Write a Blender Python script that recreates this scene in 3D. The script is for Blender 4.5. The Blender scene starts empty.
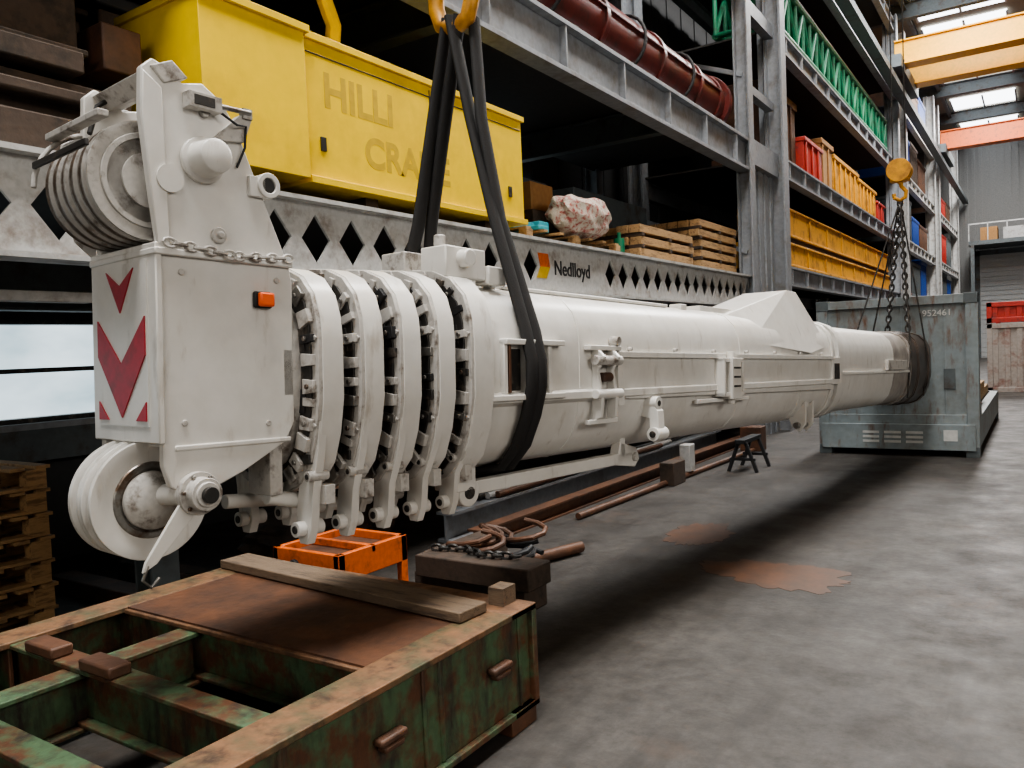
import bpy, bmesh, math, random
from mathutils import Vector, Matrix, Euler
from mathutils import noise as nz
random.seed(7)
S=bpy.context.scene
R=math.radians
# ---------------------------------------------------------------- materials
def M(name,c,rough=.5,metal=0,dirt=None,amt=.3,scale=3,bump=0,stretch=(1,1,1),var=.12,spec=.5,soft=.08,grime=None,gamt=.2):
    m=bpy.data.materials.new(name); m.use_nodes=True
    nt=m.node_tree; N=nt.nodes; L=nt.links; b=N["Principled BSDF"]
    b.inputs["Roughness"].default_value=rough; b.inputs["Metallic"].default_value=metal
    b.inputs["Specular IOR Level"].default_value=spec
    tc=N.new("ShaderNodeTexCoord"); mp=N.new("ShaderNodeMapping"); mp.inputs["Scale"].default_value=stretch
    L.new(tc.outputs["Object"],mp.inputs["Vector"])
    n2=N.new("ShaderNodeTexNoise"); n2.inputs["Scale"].default_value=scale*5; n2.inputs["Detail"].default_value=5
    L.new(mp.outputs[0],n2.inputs["Vector"])
    r2=N.new("ShaderNodeMapRange"); r2.inputs["From Min"].default_value=.3; r2.inputs["From Max"].default_value=.7
    r2.inputs["To Min"].default_value=1-var; r2.inputs["To Max"].default_value=1+var
    L.new(n2.outputs["Fac"],r2.inputs["Value"])
    base=N.new("ShaderNodeRGB"); base.outputs[0].default_value=(*c,1); col=base.outputs[0]
    def layer(col,dirt,amt,scale,soft,vec):
        n=N.new("ShaderNodeTexNoise"); n.inputs["Scale"].default_value=scale; n.inputs["Detail"].default_value=8
        n.inputs["Roughness"].default_value=.65
        L.new(vec,n.inputs["Vector"])
        thr=.68-.36*amt
        r=N.new("ShaderNodeMapRange"); r.inputs["From Min"].default_value=thr-soft*.6; r.inputs["From Max"].default_value=thr+soft*1.3
        L.new(n.outputs["Fac"],r.inputs["Value"])
        mx=N.new("ShaderNodeMixRGB"); L.new(r.outputs[0],mx.inputs[0]); L.new(col,mx.inputs[1]); mx.inputs[2].default_value=(*dirt,1)
        return mx.outputs[0]
    if dirt is not None: col=layer(col,dirt,amt,scale,soft,mp.outputs[0])
    if grime is not None:
        mp2=N.new("ShaderNodeMapping"); mp2.inputs["Scale"].default_value=(2.2,2.2,.55); mp2.inputs["Location"].default_value=(3,7,1)
        L.new(tc.outputs["Object"],mp2.inputs["Vector"]); col=layer(col,grime,gamt,4.5,.1,mp2.outputs[0])
    vm=N.new("ShaderNodeVectorMath"); vm.operation='SCALE'; L.new(col,vm.inputs[0]); L.new(r2.outputs[0],vm.inputs["Scale"])
    L.new(vm.outputs[0],b.inputs["Base Color"])
    if bump:
        bp=N.new("ShaderNodeBump"); bp.inputs["Strength"].default_value=bump; bp.inputs["Distance"].default_value=.01
        L.new(n2.outputs["Fac"],bp.inputs["Height"]); L.new(bp.outputs[0],b.inputs["Normal"])
    return m
def EM(name,c,s):
    m=bpy.data.materials.new(name); m.use_nodes=True
    b=m.node_tree.nodes["Principled BSDF"]; b.inputs["Base Color"].default_value=(*c,1)
    b.inputs["Emission Color"].default_value=(*c,1); b.inputs["Emission Strength"].default_value=s
    return m
white=M("white_paint",(.66,.645,.61),.33,0,(.53,.50,.45),.35,2.2,.0,var=.04,soft=.25,grime=(.36,.32,.27),gamt=.1)
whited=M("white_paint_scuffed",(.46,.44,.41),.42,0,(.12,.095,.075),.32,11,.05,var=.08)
grooved=M("rope_groove",(.10,.065,.04),.5,.2,(.25,.22,.19),.35,30,.2)
blackm=M("black_rubber",(.012,.012,.013),.6)
darkm=M("dark_grease",(.03,.028,.026),.4,.2,(.12,.1,.08),.3,12)
steel=M("bare_steel",(.30,.29,.27),.35,.8,(.15,.1,.07),.4,10)
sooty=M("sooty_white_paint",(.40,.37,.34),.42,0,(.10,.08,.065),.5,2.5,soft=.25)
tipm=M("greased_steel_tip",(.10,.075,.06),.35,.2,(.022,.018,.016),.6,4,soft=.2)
slingm=M("sling_webbing",(.014,.013,.013),.75,bump=.3,scale=30)
redm=M("red_reflective",(.36,.014,.028),.4,0,(.2,.02,.02),.3,8)
orangem=EM("orange_lens",(.72,.10,.012),.05)
yellow=M("yellow_paint",(.82,.56,.012),.38,0,(.6,.38,.02),.25,2,.0,var=.04,soft=.2)
yelltxt=M("faded_yellow_lettering",(.50,.33,.015),.5)
rackg=M("rack_grey_paint",(.25,.265,.285),.5,.1,(.14,.12,.10),.25,3,.05,soft=.15)
rackw=M("rack_white_paint",(.44,.44,.43),.5,0,(.19,.15,.12),.28,5,.05,soft=.12)
deckm=M("rack_deck",(.04,.037,.034),.8)
maroon=M("maroon_paint",(.13,.026,.022),.34,0,(.06,.025,.02),.35,3)
greenp=M("green_rack_paint",(.01,.17,.08),.5,0,(.03,.07,.04),.3,5)
framegreen=M("weathered_green_steel",(.07,.12,.06),.62,0,(.10,.042,.019),.55,6,.4,soft=.08,grime=(.03,.024,.018),gamt=.35)
rust=M("rusty_plate",(.13,.058,.03),.55,.1,(.04,.026,.02),.55,4,.4,soft=.2)
rustlight=M("rusty_edge",(.20,.105,.055),.6,.1,(.055,.032,.02),.55,7,.4,soft=.15)
rustg=M("rusty_green_edge",(.19,.10,.05),.6,.1,(.06,.075,.04),.45,5,.4,soft=.12,grime=(.05,.03,.02),gamt=.35)
wood=M("weathered_wood",(.15,.105,.068),.8,0,(.08,.055,.038),.4,5,.3,stretch=(1,6,6))
wood2=M("pale_wood",(.42,.26,.12),.75,0,(.2,.12,.06),.4,5,.2,stretch=(6,1,6))
woodd=M("dark_wood",(.06,.04,.028),.85,0,(.025,.02,.015),.4,5,.3)
orangep=M("orange_paint",(.60,.12,.015),.5,0,(.2,.06,.03),.3,6,.1)
orangeb=M("orange_yellow_beam",(.62,.29,.02),.5,0,(.25,.11,.025),.35,3)
contg=M("container_grey",(.20,.235,.245),.5,0,(.13,.125,.11),.3,2,.05,soft=.2,grime=(.13,.065,.04),gamt=.24)
contd=M("container_dark",(.085,.1,.105),.6,0,(.06,.045,.035),.3,3)
lab=M("label_white",(.5,.5,.48),.6)
bluep=M("blue_paint",(.015,.055,.25),.5)
redp=M("red_paint",(.38,.028,.018),.5,0,(.15,.025,.02),.3,4)
cardb=M("cardboard",(.34,.18,.07),.8)
cyanp=M("cyan_plastic",(.05,.35,.42),.4)
net=M("netted_bundle",(.48,.43,.36),.8,0,(.32,.06,.05),.45,16,.6)
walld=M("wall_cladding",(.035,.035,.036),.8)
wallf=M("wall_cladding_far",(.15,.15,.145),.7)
ceilm=M("ceiling_sheet",(.17,.145,.11),.8)
shut=M("shutter_grey",(.40,.41,.41),.6)
cran=M("crane_yellow",(.85,.43,.02),.45)
skyl=EM("skylight_pane",(.9,.95,1),5.0)
winm=bpy.data.materials.new("window_pane"); winm.use_nodes=True
_n=winm.node_tree; _b=_n.nodes["Principled BSDF"]; _t=_n.nodes.new("ShaderNodeTexNoise"); _t.inputs["Scale"].default_value=1.0; _t.inputs["Detail"].default_value=4
_tc=_n.nodes.new("ShaderNodeTexCoord"); _mp=_n.nodes.new("ShaderNodeMapping"); _mp.inputs["Scale"].default_value=(1,1,2); _n.links.new(_tc.outputs["Object"],_mp.inputs[0]); _n.links.new(_mp.outputs[0],_t.inputs["Vector"])
_r=_n.nodes.new("ShaderNodeValToRGB"); _r.color_ramp.elements[0].position=.3; _r.color_ramp.elements[0].color=(.38,.52,.58,1)
_r.color_ramp.elements[1].position=.65; _r.color_ramp.elements[1].color=(.80,.93,1.0,1)
_n.links.new(_t.outputs["Fac"],_r.inputs[0]); _n.links.new(_r.outputs[0],_b.inputs["Emission Color"]); _b.inputs["Emission Strength"].default_value=1.5
_b.inputs["Base Color"].default_value=(.1,.12,.12,1); _b.inputs["Roughness"].default_value=.1
# floor
flm=bpy.data.materials.new("concrete_floor"); flm.use_nodes=True
nt=flm.node_tree; N=nt.nodes; L=nt.links; b=N["Principled BSDF"]
tc=N.new("ShaderNodeTexCoord")
def noise(sc,det=8,ro=.6,st=(1,1,1)):
    mp=N.new("ShaderNodeMapping"); mp.inputs["Scale"].default_value=st; L.new(tc.outputs["Object"],mp.inputs["Vector"])
    n=N.new("ShaderNodeTexNoise"); n.inputs["Scale"].default_value=sc; n.inputs["Detail"].default_value=det; n.inputs["Roughness"].default_value=ro
    L.new(mp.outputs[0],n.inputs["Vector"]); return n.outputs["Fac"]
rp=N.new("ShaderNodeValToRGB"); L.new(noise(.8,10,.72),rp.inputs[0])
e=rp.color_ramp.elements; e[0].position=.34; e[0].color=(.036,.032,.029,1); e[1].position=.68; e[1].color=(.085,.078,.071,1)
rp2=N.new("ShaderNodeValToRGB"); L.new(noise(9,12,.8),rp2.inputs[0])
e=rp2.color_ramp.elements; e[0].position=.35; e[0].color=(.55,.53,.51,1); e[1].position=.68; e[1].color=(1.25,1.25,1.25,1)
mx=N.new("ShaderNodeMixRGB"); mx.blend_type='MULTIPLY'; mx.inputs[0].default_value=1; L.new(rp.outputs[0],mx.inputs[1]); L.new(rp2.outputs[0],mx.inputs[2])
rp3=N.new("ShaderNodeMapRange"); L.new(noise(1.6,8,.65,(2.2,.35,1)),rp3.inputs["Value"]); rp3.inputs["From Min"].default_value=.50; rp3.inputs["From Max"].default_value=.68; rp3.inputs["To Max"].default_value=.8
mx2=N.new("ShaderNodeMixRGB"); L.new(rp3.outputs[0],mx2.inputs[0]); L.new(mx.outputs[0],mx2.inputs[1]); mx2.inputs[2].default_value=(.030,.026,.023,1)
rp4=N.new("ShaderNodeMapRange"); L.new(noise(1.1,8,.7,(1,1,1)),rp4.inputs["Value"]); rp4.inputs["From Min"].default_value=.58; rp4.inputs["From Max"].default_value=.72; rp4.inputs["To Max"].default_value=.6
mx3=N.new("ShaderNodeMixRGB"); L.new(rp4.outputs[0],mx3.inputs[0]); L.new(mx2.outputs[0],mx3.inputs[1]); mx3.inputs[2].default_value=(.08,.055,.04,1)
L.new(mx3.outputs[0],b.inputs["Base Color"])
mr=N.new("ShaderNodeMapRange"); L.new(noise(2.5,6,.6),mr.inputs["Value"]); mr.inputs["From Min"].default_value=.3; mr.inputs["From Max"].default_value=.7
mr.inputs["To Min"].default_value=.45; mr.inputs["To Max"].default_value=.7; L.new(mr.outputs[0],b.inputs["Roughness"])
b.inputs["Specular IOR Level"].default_value=.4
bp=N.new("ShaderNodeBump"); bp.inputs["Strength"].default_value=.25; bp.inputs["Distance"].default_value=.01; L.new(noise(26),bp.inputs["Height"]); L.new(bp.outputs[0],b.inputs["Normal"])
stain=M("rust_stain",(.11,.052,.029),.5,0,(.05,.036,.028),.55,5,soft=.2)

# ---------------------------------------------------------------- builder
class B:
    def __init__(s): s.bm=bmesh.new(); s.mats=[]
    def mi(s,m):
        if m not in s.mats: s.mats.append(m)
        return s.mats.index(m)
    def faces(s,vs,fs,m,T=None):
        i=s.mi(m); bv=[s.bm.verts.new((T@Vector(v)) if T else Vector(v)) for v in vs]
        for f in fs:
            try:
                fc=s.bm.faces.new([bv[k] for k in f]); fc.material_index=i
            except ValueError: pass
    def box(s,x0,x1,y0,y1,z0,z1,m,T=None):
        v=[(x0,y0,z0),(x1,y0,z0),(x1,y1,z0),(x0,y1,z0),(x0,y0,z1),(x1,y0,z1),(x1,y1,z1),(x0,y1,z1)]
        s.faces(v,[(3,2,1,0),(4,5,6,7),(0,1,5,4),(1,2,6,5),(2,3,7,6),(3,0,4,7)],m,T)
    def prism(s,pts,ax,a,b2,m,T=None):
        def P(p,t): return {'x':(t,p[0],p[1]),'y':(p[0],t,p[1]),'z':(p[0],p[1],t)}[ax]
        n=len(pts); v=[P(p,a) for p in pts]+[P(p,b2) for p in pts]
        f=[tuple(range(n)),tuple(range(2*n-1,n-1,-1))]+[(i,(i+1)%n,(i+1)%n+n,i+n) for i in range(n)]
        s.faces(v,f,m,T)
    def loft(s,loops,m,cap=True,T=None):
        n=len(loops[0]); v=[p for l in loops for p in l]; f=[]
        for k in range(len(loops)-1):
            for i in range(n):
                j=(i+1)%n; f.append((k*n+i,k*n+j,(k+1)*n+j,(k+1)*n+i))
        if cap: f.append(tuple(range(n))); f.append(tuple(range(len(v)-1,len(v)-n-1,-1)))
        s.faces(v,f,m,T)
    def ring(s,outer,inner,y0,y1,m,T=None):
        n=len(outer)
        v=[(p[0],y0,p[1]) for p in outer]+[(p[0],y1,p[1]) for p in outer]+[(p[0],y0,p[1]) for p in inner]+[(p[0],y1,p[1]) for p in inner]
        f=[]
        for i in range(n):
            j=(i+1)%n
            f+= [(i,j,n+j,n+i),(2*n+i,3*n+i,3*n+j,2*n+j),(i,2*n+i,2*n+j,j),(n+i,n+j,3*n+j,3*n+i)]
        s.faces(v,f,m,T)
    def frames(s,pts):
        pts=[Vector(p) for p in pts]; out=[]; prev=None
        for i,p in enumerate(pts):
            t=(pts[min(i+1,len(pts)-1)]-pts[max(i-1,0)]).normalized()
            if prev is None:
                a=Vector((0,0,1)) if abs(t.z)<.9 else Vector((0,1,0)); n=t.cross(a).normalized()
            else:
                n=(prev-t*prev.dot(t)).normalized()
            prev=n; out.append((p,n,t.cross(n)))
        return out
    def tube(s,pts,r,m,seg=10,r2=None,T=None,flat=None):
        loops=[]
        for p,n,bn in s.frames(pts):
            loops.append([tuple(p+n*math.cos(2*math.pi*k/seg)*r+bn*math.sin(2*math.pi*k/seg)*(r2 or r)) for k in range(seg)])
        s.loft(loops,m,True,T)
    def cyl(s,p0,p1,r,m,seg=24,r2=None,T=None):
        p0=Vector(p0);p1=Vector(p1); fr=s.frames([p0,p1]); loops=[]
        for (p,n,bn),rr in zip(fr,(r,r if r2 is None else r2)):
            loops.append([tuple(p+n*math.cos(2*math.pi*k/seg)*rr+bn*math.sin(2*math.pi*k/seg)*rr) for k in range(seg)])
        s.loft(loops,m,True,T)
    def lathe_x(s,prof,c,m,seg=48,T=None):
        loops=[[(c[0]+x,c[1]+r*math.cos(2*math.pi*k/seg),c[2]+r*math.sin(2*math.pi*k/seg)) for k in range(seg)] for x,r in prof]
        s.loft(loops,m,True,T)
    def ibeam(s,p0,p1,h,w,tf,tw,m,up=(0,0,1)):
        p0=Vector(p0);p1=Vector(p1);d=(p1-p0);l=d.length;y=d.normalized();z=Vector(up);x=y.cross(z).normalized();z=x.cross(y)
        T=Matrix((( x.x,y.x,z.x,p0.x),(x.y,y.y,z.y,p0.y),(x.z,y.z,z.z,p0.z),(0,0,0,1)))
        s.box(-w/2,w/2,0,l,h/2-tf,h/2,m,T); s.box(-w/2,w/2,0,l,-h/2,-h/2+tf,m,T); s.box(-tw/2,tw/2,0,l,-h/2+tf,h/2-tf,m,T)
    def bar(s,p0,p1,w,h,m):
        p0=Vector(p0);p1=Vector(p1);d=(p1-p0);l=d.length;y=d.normalized();z=Vector((0,0,1)) if abs(y.z)<.95 else Vector((1,0,0));x=y.cross(z).normalized();z=x.cross(y)
        T=Matrix((( x.x,y.x,z.x,p0.x),(x.y,y.y,z.y,p0.y),(x.z,y.z,z.z,p0.z),(0,0,0,1)))
        s.box(-w/2,w/2,0,l,-h/2,h/2,m,T)
    def chain(s,p0,p1,m,link=.06,r=.008):
        p0=Vector(p0);p1=Vector(p1);d=p1-p0;n=max(2,int(d.length/(link*.72)));y=d.normalized()
        a=Vector((0,0,1)) if abs(y.z)<.9 else Vector((1,0,0)); x=y.cross(a).normalized(); z=x.cross(y)
        for i in range(n):
            c=p0+d*(i+.5)/n; s1,s2=(x,z) if i%2 else (z,x); pts=[]
            for k in range(10):
                an=2*math.pi*k/10; pts.append(c+y*math.cos(an)*link*.5+s1*math.sin(an)*link*.3)
            loops=[]
            for k in range(10):
                t=(pts[(k+1)%10]-pts[k-1]).normalized(); nn=t.cross(s2).normalized()
                loops.append([tuple(pts[k]+nn*math.cos(2*math.pi*q/5)*r+s2*math.sin(2*math.pi*q/5)*r) for q in range(5)])
            loops.append(loops[0]); s.loft(loops,m,False)
    def end(s,name,parent=None,bevel=0,angle=35,mw=None):
        bmesh.ops.recalc_face_normals(s.bm,faces=s.bm.faces)
        me=bpy.data.meshes.new(name); s.bm.to_mesh(me); s.bm.free()
        for m in s.mats: me.materials.append(m)
        for p in me.polygons: p.use_smooth=True
        me.set_sharp_from_angle(angle=R(angle))
        o=bpy.data.objects.new(name,me); S.collection.objects.link(o)
        if parent: o.parent=parent
        if mw is not None: o.matrix_world=mw
        if bevel:
            bv=o.modifiers.new("bevel","BEVEL"); bv.width=bevel; bv.segments=2; bv.limit_method='ANGLE'; bv.angle_limit=R(40)
        return o
def empty(name,loc=(0,0,0),rot=(0,0,0)):
    o=bpy.data.objects.new(name,None); S.collection.objects.link(o); o.location=loc; o.rotation_euler=rot; o.empty_display_size=.2; return o
def text(name,body,size,loc,rot,m,parent=None,ex=.003,off=0):
    c=bpy.data.curves.new(name,'FONT'); c.body=body; c.size=size; c.extrude=ex; c.offset=off; c.materials.append(m)
    o=bpy.data.objects.new(name,c); S.collection.objects.link(o); o.location=loc; o.rotation_euler=rot
    if parent: o.parent=parent
    return o

# ---------------------------------------------------------------- camera
H=1.85
cam=bpy.data.cameras.new("camera"); cam.lens=27.98; cam.sensor_width=36; cam.clip_end=300
co=bpy.data.objects.new("camera",cam); S.collection.objects.link(co)
co.matrix_world=Matrix.Translation((0,0,H))@Matrix.Rotation(R(33.65),4,'Z')@Matrix.Rotation(R(90-2.45),4,'X')@Matrix.Rotation(R(-2.5),4,'Z')
S.camera=co

# ---------------------------------------------------------------- room
b=B(); b.box(-8.2,16,-10,60,-.1,0,flm); b.end("floor")
b=B(); b.box(-8.2,16,-10,60,14,14.1,ceilm); b.end("ceiling")
b=B()
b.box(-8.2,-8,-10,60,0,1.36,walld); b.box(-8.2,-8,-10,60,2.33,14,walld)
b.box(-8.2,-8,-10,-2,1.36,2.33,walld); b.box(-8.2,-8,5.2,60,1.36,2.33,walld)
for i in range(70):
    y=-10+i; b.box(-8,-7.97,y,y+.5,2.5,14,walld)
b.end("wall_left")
b=B(); b.box(-8.16,-8.12,-2,5.2,1.36,2.33,winm)
for z in (1.36,1.83,2.29): b.box(-8.12,-7.96,-2,5.2,z,z+.045,darkm)
for y in (-2,-.2,1.6,3.4,5.15): b.box(-8.12,-7.98,y,y+.05,1.36,2.33,darkm)
b.box(-8.05,-7.85,-2.1,5.3,1.3,1.36,rackg); b.box(-7.99,-7.85,-2.1,5.3,1.0,1.3,contd)
b.end("window_1")
b=B(); b.box(-8.2,16,60,60.2,0,14,wallf)
for i in range(60): b.box(-8+i*.4,-7.8+i*.4,59.95,60,3,14,wallf)
b.end("wall_far")
b=B(); b.box(-3.2,2.2,59.85,59.94,0,6.6,shut)
for i in range(22): b.box(-3.15,2.15,59.8,59.86,.1+i*.3,.3+i*.3,shut)
b.box(-3.5,-3.2,59.8,59.94,0,6.9,contd); b.box(2.2,2.5,59.8,59.94,0,6.9,contd); b.box(-3.5,2.5,59.8,59.94,6.6,6.9,contd)
b.end("door_1")
b=B(); b.box(-3.6,6,56.5,59.7,7.0,7.25,contd)
for x in (-3.5,1.0,5.7): b.box(x,x+.2,56.5,56.7,0,7.0,contd)
for i in range(10): b.box(-3.6+i,-3.55+i,56.5,56.55,7.25,8.3,rackw)
b.box(-3.6,6,56.5,56.55,8.25,8.32,rackw); b.end("mezzanine_platform")
b=B(); b.box(-1.8,.2,57.2,59,7.26,8.0,rackw); b.box(1.0,3,57.2,59,7.26,8.4,bluep); b.box(-3,-2.1,57.2,59,7.26,8.1,cardb); b.end("stored_crates")
b=B(); b.box(16,16.2,-10,60,0,14,wallf); b.end("wall_right")
b=B(); b.box(-8.2,16,-10.2,-10,0,14,wallf); b.end("wall_back")
b=B()
for y in range(-6,58,6):
    b.box(-3.8,-.9,y+.3,y+2.6,13.9,13.96,skyl); b.box(-3.8,-.9,y+3.1,y+5.3,13.9,13.96,skyl)
    for x in (-3.8,-2.35,-.9): b.box(x-.04,x+.04,y+.3,y+5.3,13.84,13.9,rackg)
b.end("window_2")
b=B()
for y in range(-9,60,6):
    b.ibeam((-8,y,13.6),(16,y,13.6),.6,.3,.04,.03,contd)
for x in (-6,-4,2,5,8,12): b.ibeam((x,-10,13.75),(x,60,13.75),.25,.15,.02,.02,contd)
b.end("trim_1")

# ---------------------------------------------------------------- overhead cranes
def bridge(name,y,z,two=True,c=cran,hx=None,h=.7):
    b=B()
    for dy in ((0,2.6) if two else (0,)):
        b.box(-3.9,15.3,y+dy,y+dy+.5,z,z+h,c); b.box(-3.9,15.3,y+dy-.1,y+dy+.6,z+h,z+h+.05,c); b.box(-3.9,15.3,y+dy-.1,y+dy+.6,z-.04,z,c)
    b.box(-4.0,-3.6,y-.8,y+3.6,z-.3,z+.1,contd); b.box(15.0,15.4,y-.8,y+3.6,z-.3,z+.1,contd)
    if hx is not None:
        b.box(hx-.6,hx+.6,y-.3,y+3.2,z+1.0,z+1.5,contd); b.cyl((hx-.5,y+1.5,z+1.3),(hx+.5,y+1.5,z+1.3),.3,steel)
    return b.end(name,bevel=.01)
bridge("overhead_crane",29.5,10.7,True,cran)
bridge("overhead_crane.001",44,10.6,False,orangep,h=.8)
bridge("overhead_crane.002",11.0,10.5,True,cran,-1.6)
bridge("overhead_crane.003",2.1,10.5,True,cran,-2.7)
b=B(); b.box(-4.05,-3.75,-9.5,59.5,9.95,10.15,contd); b.box(15.5,15.8,-9.5,59.5,9.75,9.98,contd)
for y in range(-8,60,8): b.box(15.5,15.9,y,y+.3,0,9.75,contd)
b.end("crane_runway_rail")

# ---------------------------------------------------------------- racks
XF=-4.3; XB=-7.3
rk=empty("storage_rack")
b=B()
z0,z1=2.45,2.95; zm=(z0+z1)/2; p=.36; y=-3.0
while y<14.2:
    ye=y+p
    if 6.9<y<8.3:
        b.box(XF-.02,XF,y,ye,z0,z1,rackw)
    else:
        l,r_=y+.045,ye-.045; t,bo=z1-.075,z0+.075; ym=(y+ye)/2
        b.prism([(y,z1),(ye,z1),(ye,zm),(r_,zm),(ym,t),(l,zm),(y,zm)],'x',XF-.02,XF,rackw)
        b.prism([(y,zm),(l,zm),(ym,bo),(r_,zm),(ye,zm),(ye,z0),(y,z0)],'x',XF-.02,XF,rackw)
    y=ye
b.box(XF-.12,XF+.08,-3,14.3,z1,z1+.03,rackw); b.box(XF-.12,XF+.08,-3,14.3,z0-.03,z0,rackw)
b.end("castellated_beam",rk)
b=B()
b.box(XB,XF-.12,-3,14.3,2.92,2.97,deckm)
b.ibeam((XF,-3,5.08),(XF,14.3,5.08),.56,.22,.05,.03,rackg)
for i in range(12):
    yy=-2.5+i*1.45; b.box(XF,XF+.1,yy,yy+.025,4.85,5.31,rackg)
b.box(XB,XF-.1,-3,14.3,5.3,5.36,deckm); 
b.ibeam((XF,-3,8.3),(XF,14.3,8.3),.5,.22,.05,.03,rackg); b.box(XB,XF-.1,-3,14.3,8.5,8.56,deckm)
for yy in (1.0,6.0,11): 
    b.ibeam((XF-.1,yy,5.08),(XB,yy,5.08),.4,.18,.03,.02,contd)
for yy in (-3,14.2):
    for xx in (XF,XB): b.ibeam((xx,yy,0),(xx,yy,11),.26,.26,.03,.02,rackg,up=(1,0,0))
    for zz in (1,3.4,6.5,9): b.bar((XF,yy,zz),(XB,yy,zz+1.2),.08,.08,rackg)
b.ibeam((XF-.6,3.02,0),(XF-.6,3.02,2.42),.2,.2,.02,.02,contd,up=(1,0,0))
for yy in (3.0,8.6): b.ibeam((XB,yy,0),(XB,yy,11),.2,.2,.02,.02,contd,up=(1,0,0))
b.ibeam((XB,-3,2.62),(XB,14.3,2.62),.5,.2,.03,.02,contd)
b.box(XF-.5,XF-.4,-3,2.6,2.24,2.30,rackw)
b.end("rack_frame",rk,bevel=.004)
text("nedlloyd_lettering","Nedlloyd",.22,(XF+.004,7.36,2.63),(R(90),0,R(90)),blackm,rk,off=.002)
b=B(); b.prism([(7.0,2.58),(7.2,2.58),(7.28,2.70),(7.08,2.70)],'x',XF,XF+.004,yelltxt); b.prism([(7.08,2.70),(7.28,2.70),(7.24,2.84),(7.04,2.84)],'x',XF,XF+.004,orangep); b.end("logo_mark",rk)

def rack(name,y0,y1,levels,wm,panel=False,posts=3):
    e=empty(name); b=B()
    for k in range(posts):
        yy=y0+(y1-y0)*k/(posts-1)
        if k==0 or k==posts-1:
            for xx in (XF,XB): b.ibeam((xx,yy,0),(xx,yy,13.2),.34,.34,.04,.03,wm,up=(1,0,0))
            b.box(XF-.3,XF-.2,yy-.12,yy+.12,0,13.2,wm)
    for z in levels:
        b.ibeam((XF,y0,z-.2),(XF,y1,z-.2),.4,.2,.04,.03,wm); b.ibeam((XB,y0,z-.2),(XB,y1,z-.2),.4,.2,.04,.03,wm)
        b.box(XB,XF-.1,y0,y1,z-.02,z+.02,deckm)
        n=int((y1-y0)/1.3)
        for i in range(n): b.box(XF,XF+.09,y0+i*1.3+.6,y0+i*1.3+.63,z-.37,z-.04,wm)
    b.end("rack_frame",e); return e
r2=rack("storage_rack.001",16.3,32,[3.3,5.45,7.95,10.6,13.0],rackg)
b=B()
for i in range(9): b.box(XF-.12,XF-.06-(i%2)*.03,14.42+i*.19,14.42+(i+1)*.19,0,5.0,rackg)
b.box(XF-.15,XF+.05,14.4,16.15,5.0,5.45,rackg); b.box(XF-.15,XF+.02,14.4,16.15,7.7,7.95,rackg)
b.box(XF-.15,XF+.0,14.4,16.15,6.3,6.45,rackg)
b.end("column_panel",r2)
rack("storage_rack.002",34,44,[3.3,5.45,7.95,10.6],rackw)
rack("storage_rack.003",46,57,[3.3,5.45,7.95],rackw)

# ---------------------------------------------------------------- goods on racks
yc=empty("yellow_crane_housing")
b=B()
b.box(-5.05,XF+.06,3.93,6.72,3.13,4.08,yellow); b.box(-5.05,XF+.09,3.93,6.74,4.08,4.13,yellow)
b.box(-5.05,XF+.11,3.07,3.90,3.10,4.09,yellow); b.box(-5.05,XF+.14,3.05,3.93,4.09,4.14,yellow)
b.box(-5.05,XF+.09,3.93,6.74,3.08,3.13,yellow)
for y in (5.3,): b.box(XF+.06,XF+.066,y,y+.01,3.15,4.05,darkm)
b.box(XF+.06,XF+.066,3.95,6.7,3.99,4.0,darkm)
for y in (4.05,5.2,6.45): b.box(XF+.06,XF+.075,y,y+.05,3.32,3.42,darkm)
b.end("housing_body",yc,bevel=.02)
text("lettering_top","HILLI",.34,(XF+.0605,4.1,3.65),(R(90),0,R(90)),yelltxt,yc,.0008,.010)
text("lettering_bottom","CRANE",.32,(XF+.0605,4.5,3.29),(R(90),0,R(90)),yelltxt,yc,.0008,.010)
b=B()
b.tube([(-4.7,2.9,4.75),(-4.6,3.2,4.8),(-4.45,3.6,4.78),(-4.4,4.0,4.7),(-4.42,4.3,4.6),(-4.5,4.5,4.4),(-4.6,4.55,4.1)],.06,yellow)
b.box(-4.9,-4.6,5.0,5.4,4.12,4.2,yellow); b.end("exhaust_pipe",yc)
b=B()
for y in (3.2,4.6,6.2): b.box(-5.0,XF-.05,y,y+.14,2.985,3.09,woodd)
b.end("timber_bearers",yc)
b=B(); b.box(-7.0,-5.3,3.1,6.6,2.98,4.3,woodd); b.box(-7.05,-5.25,3.05,6.65,4.3,4.4,blackm); b.end("dark_machinery_crate",bevel=.02)

b=B()
b.cyl((-4.85,4.2,5.95),(-4.85,13.6,5.95),.42,maroon,40)
for y in (5.5,7.3,9.1,10.9,12.4,13.3): b.cyl((-4.85,y,5.95),(-4.85,y+.1,5.95),.455,maroon,40)
b.cyl((-4.85,13.6,5.95),(-4.85,13.75,5.95),.5,maroon,40)
for y in (5,8.2,11.6,13.2): b.box(-5.3,-4.4,y,y+.15,5.36,5.55,woodd)
b.box(-4.46,-4.40,4.4,13.4,6.02,6.05,maroon)
for y in (8.0,10.2,12.0): b.tube([(-4.85+.47*math.cos(R(a)),y+.002*a,5.95+.47*math.sin(R(a))) for a in range(-60,200,15)],.025,slingm,8)
b.end("maroon_boom_tube",bevel=.008)
b=B()
b.box(-5.2,-4.45,3.0,13,8.56,8.8,blackm); b.end("stacked_dark_girder")
b=B(); b.box(-6.5,XF-.05,-2.5,2.9,3.0,3.2,woodd); b.box(-6.5,XF-.15,-2.5,2.5,3.5,3.62,woodd)
b.box(-6.2,XF-.2,1.9,2.8,3.2,3.45,woodd); b.box(-6.2,XF-.05,-2.4,2.5,3.3,3.36,woodd)
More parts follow.
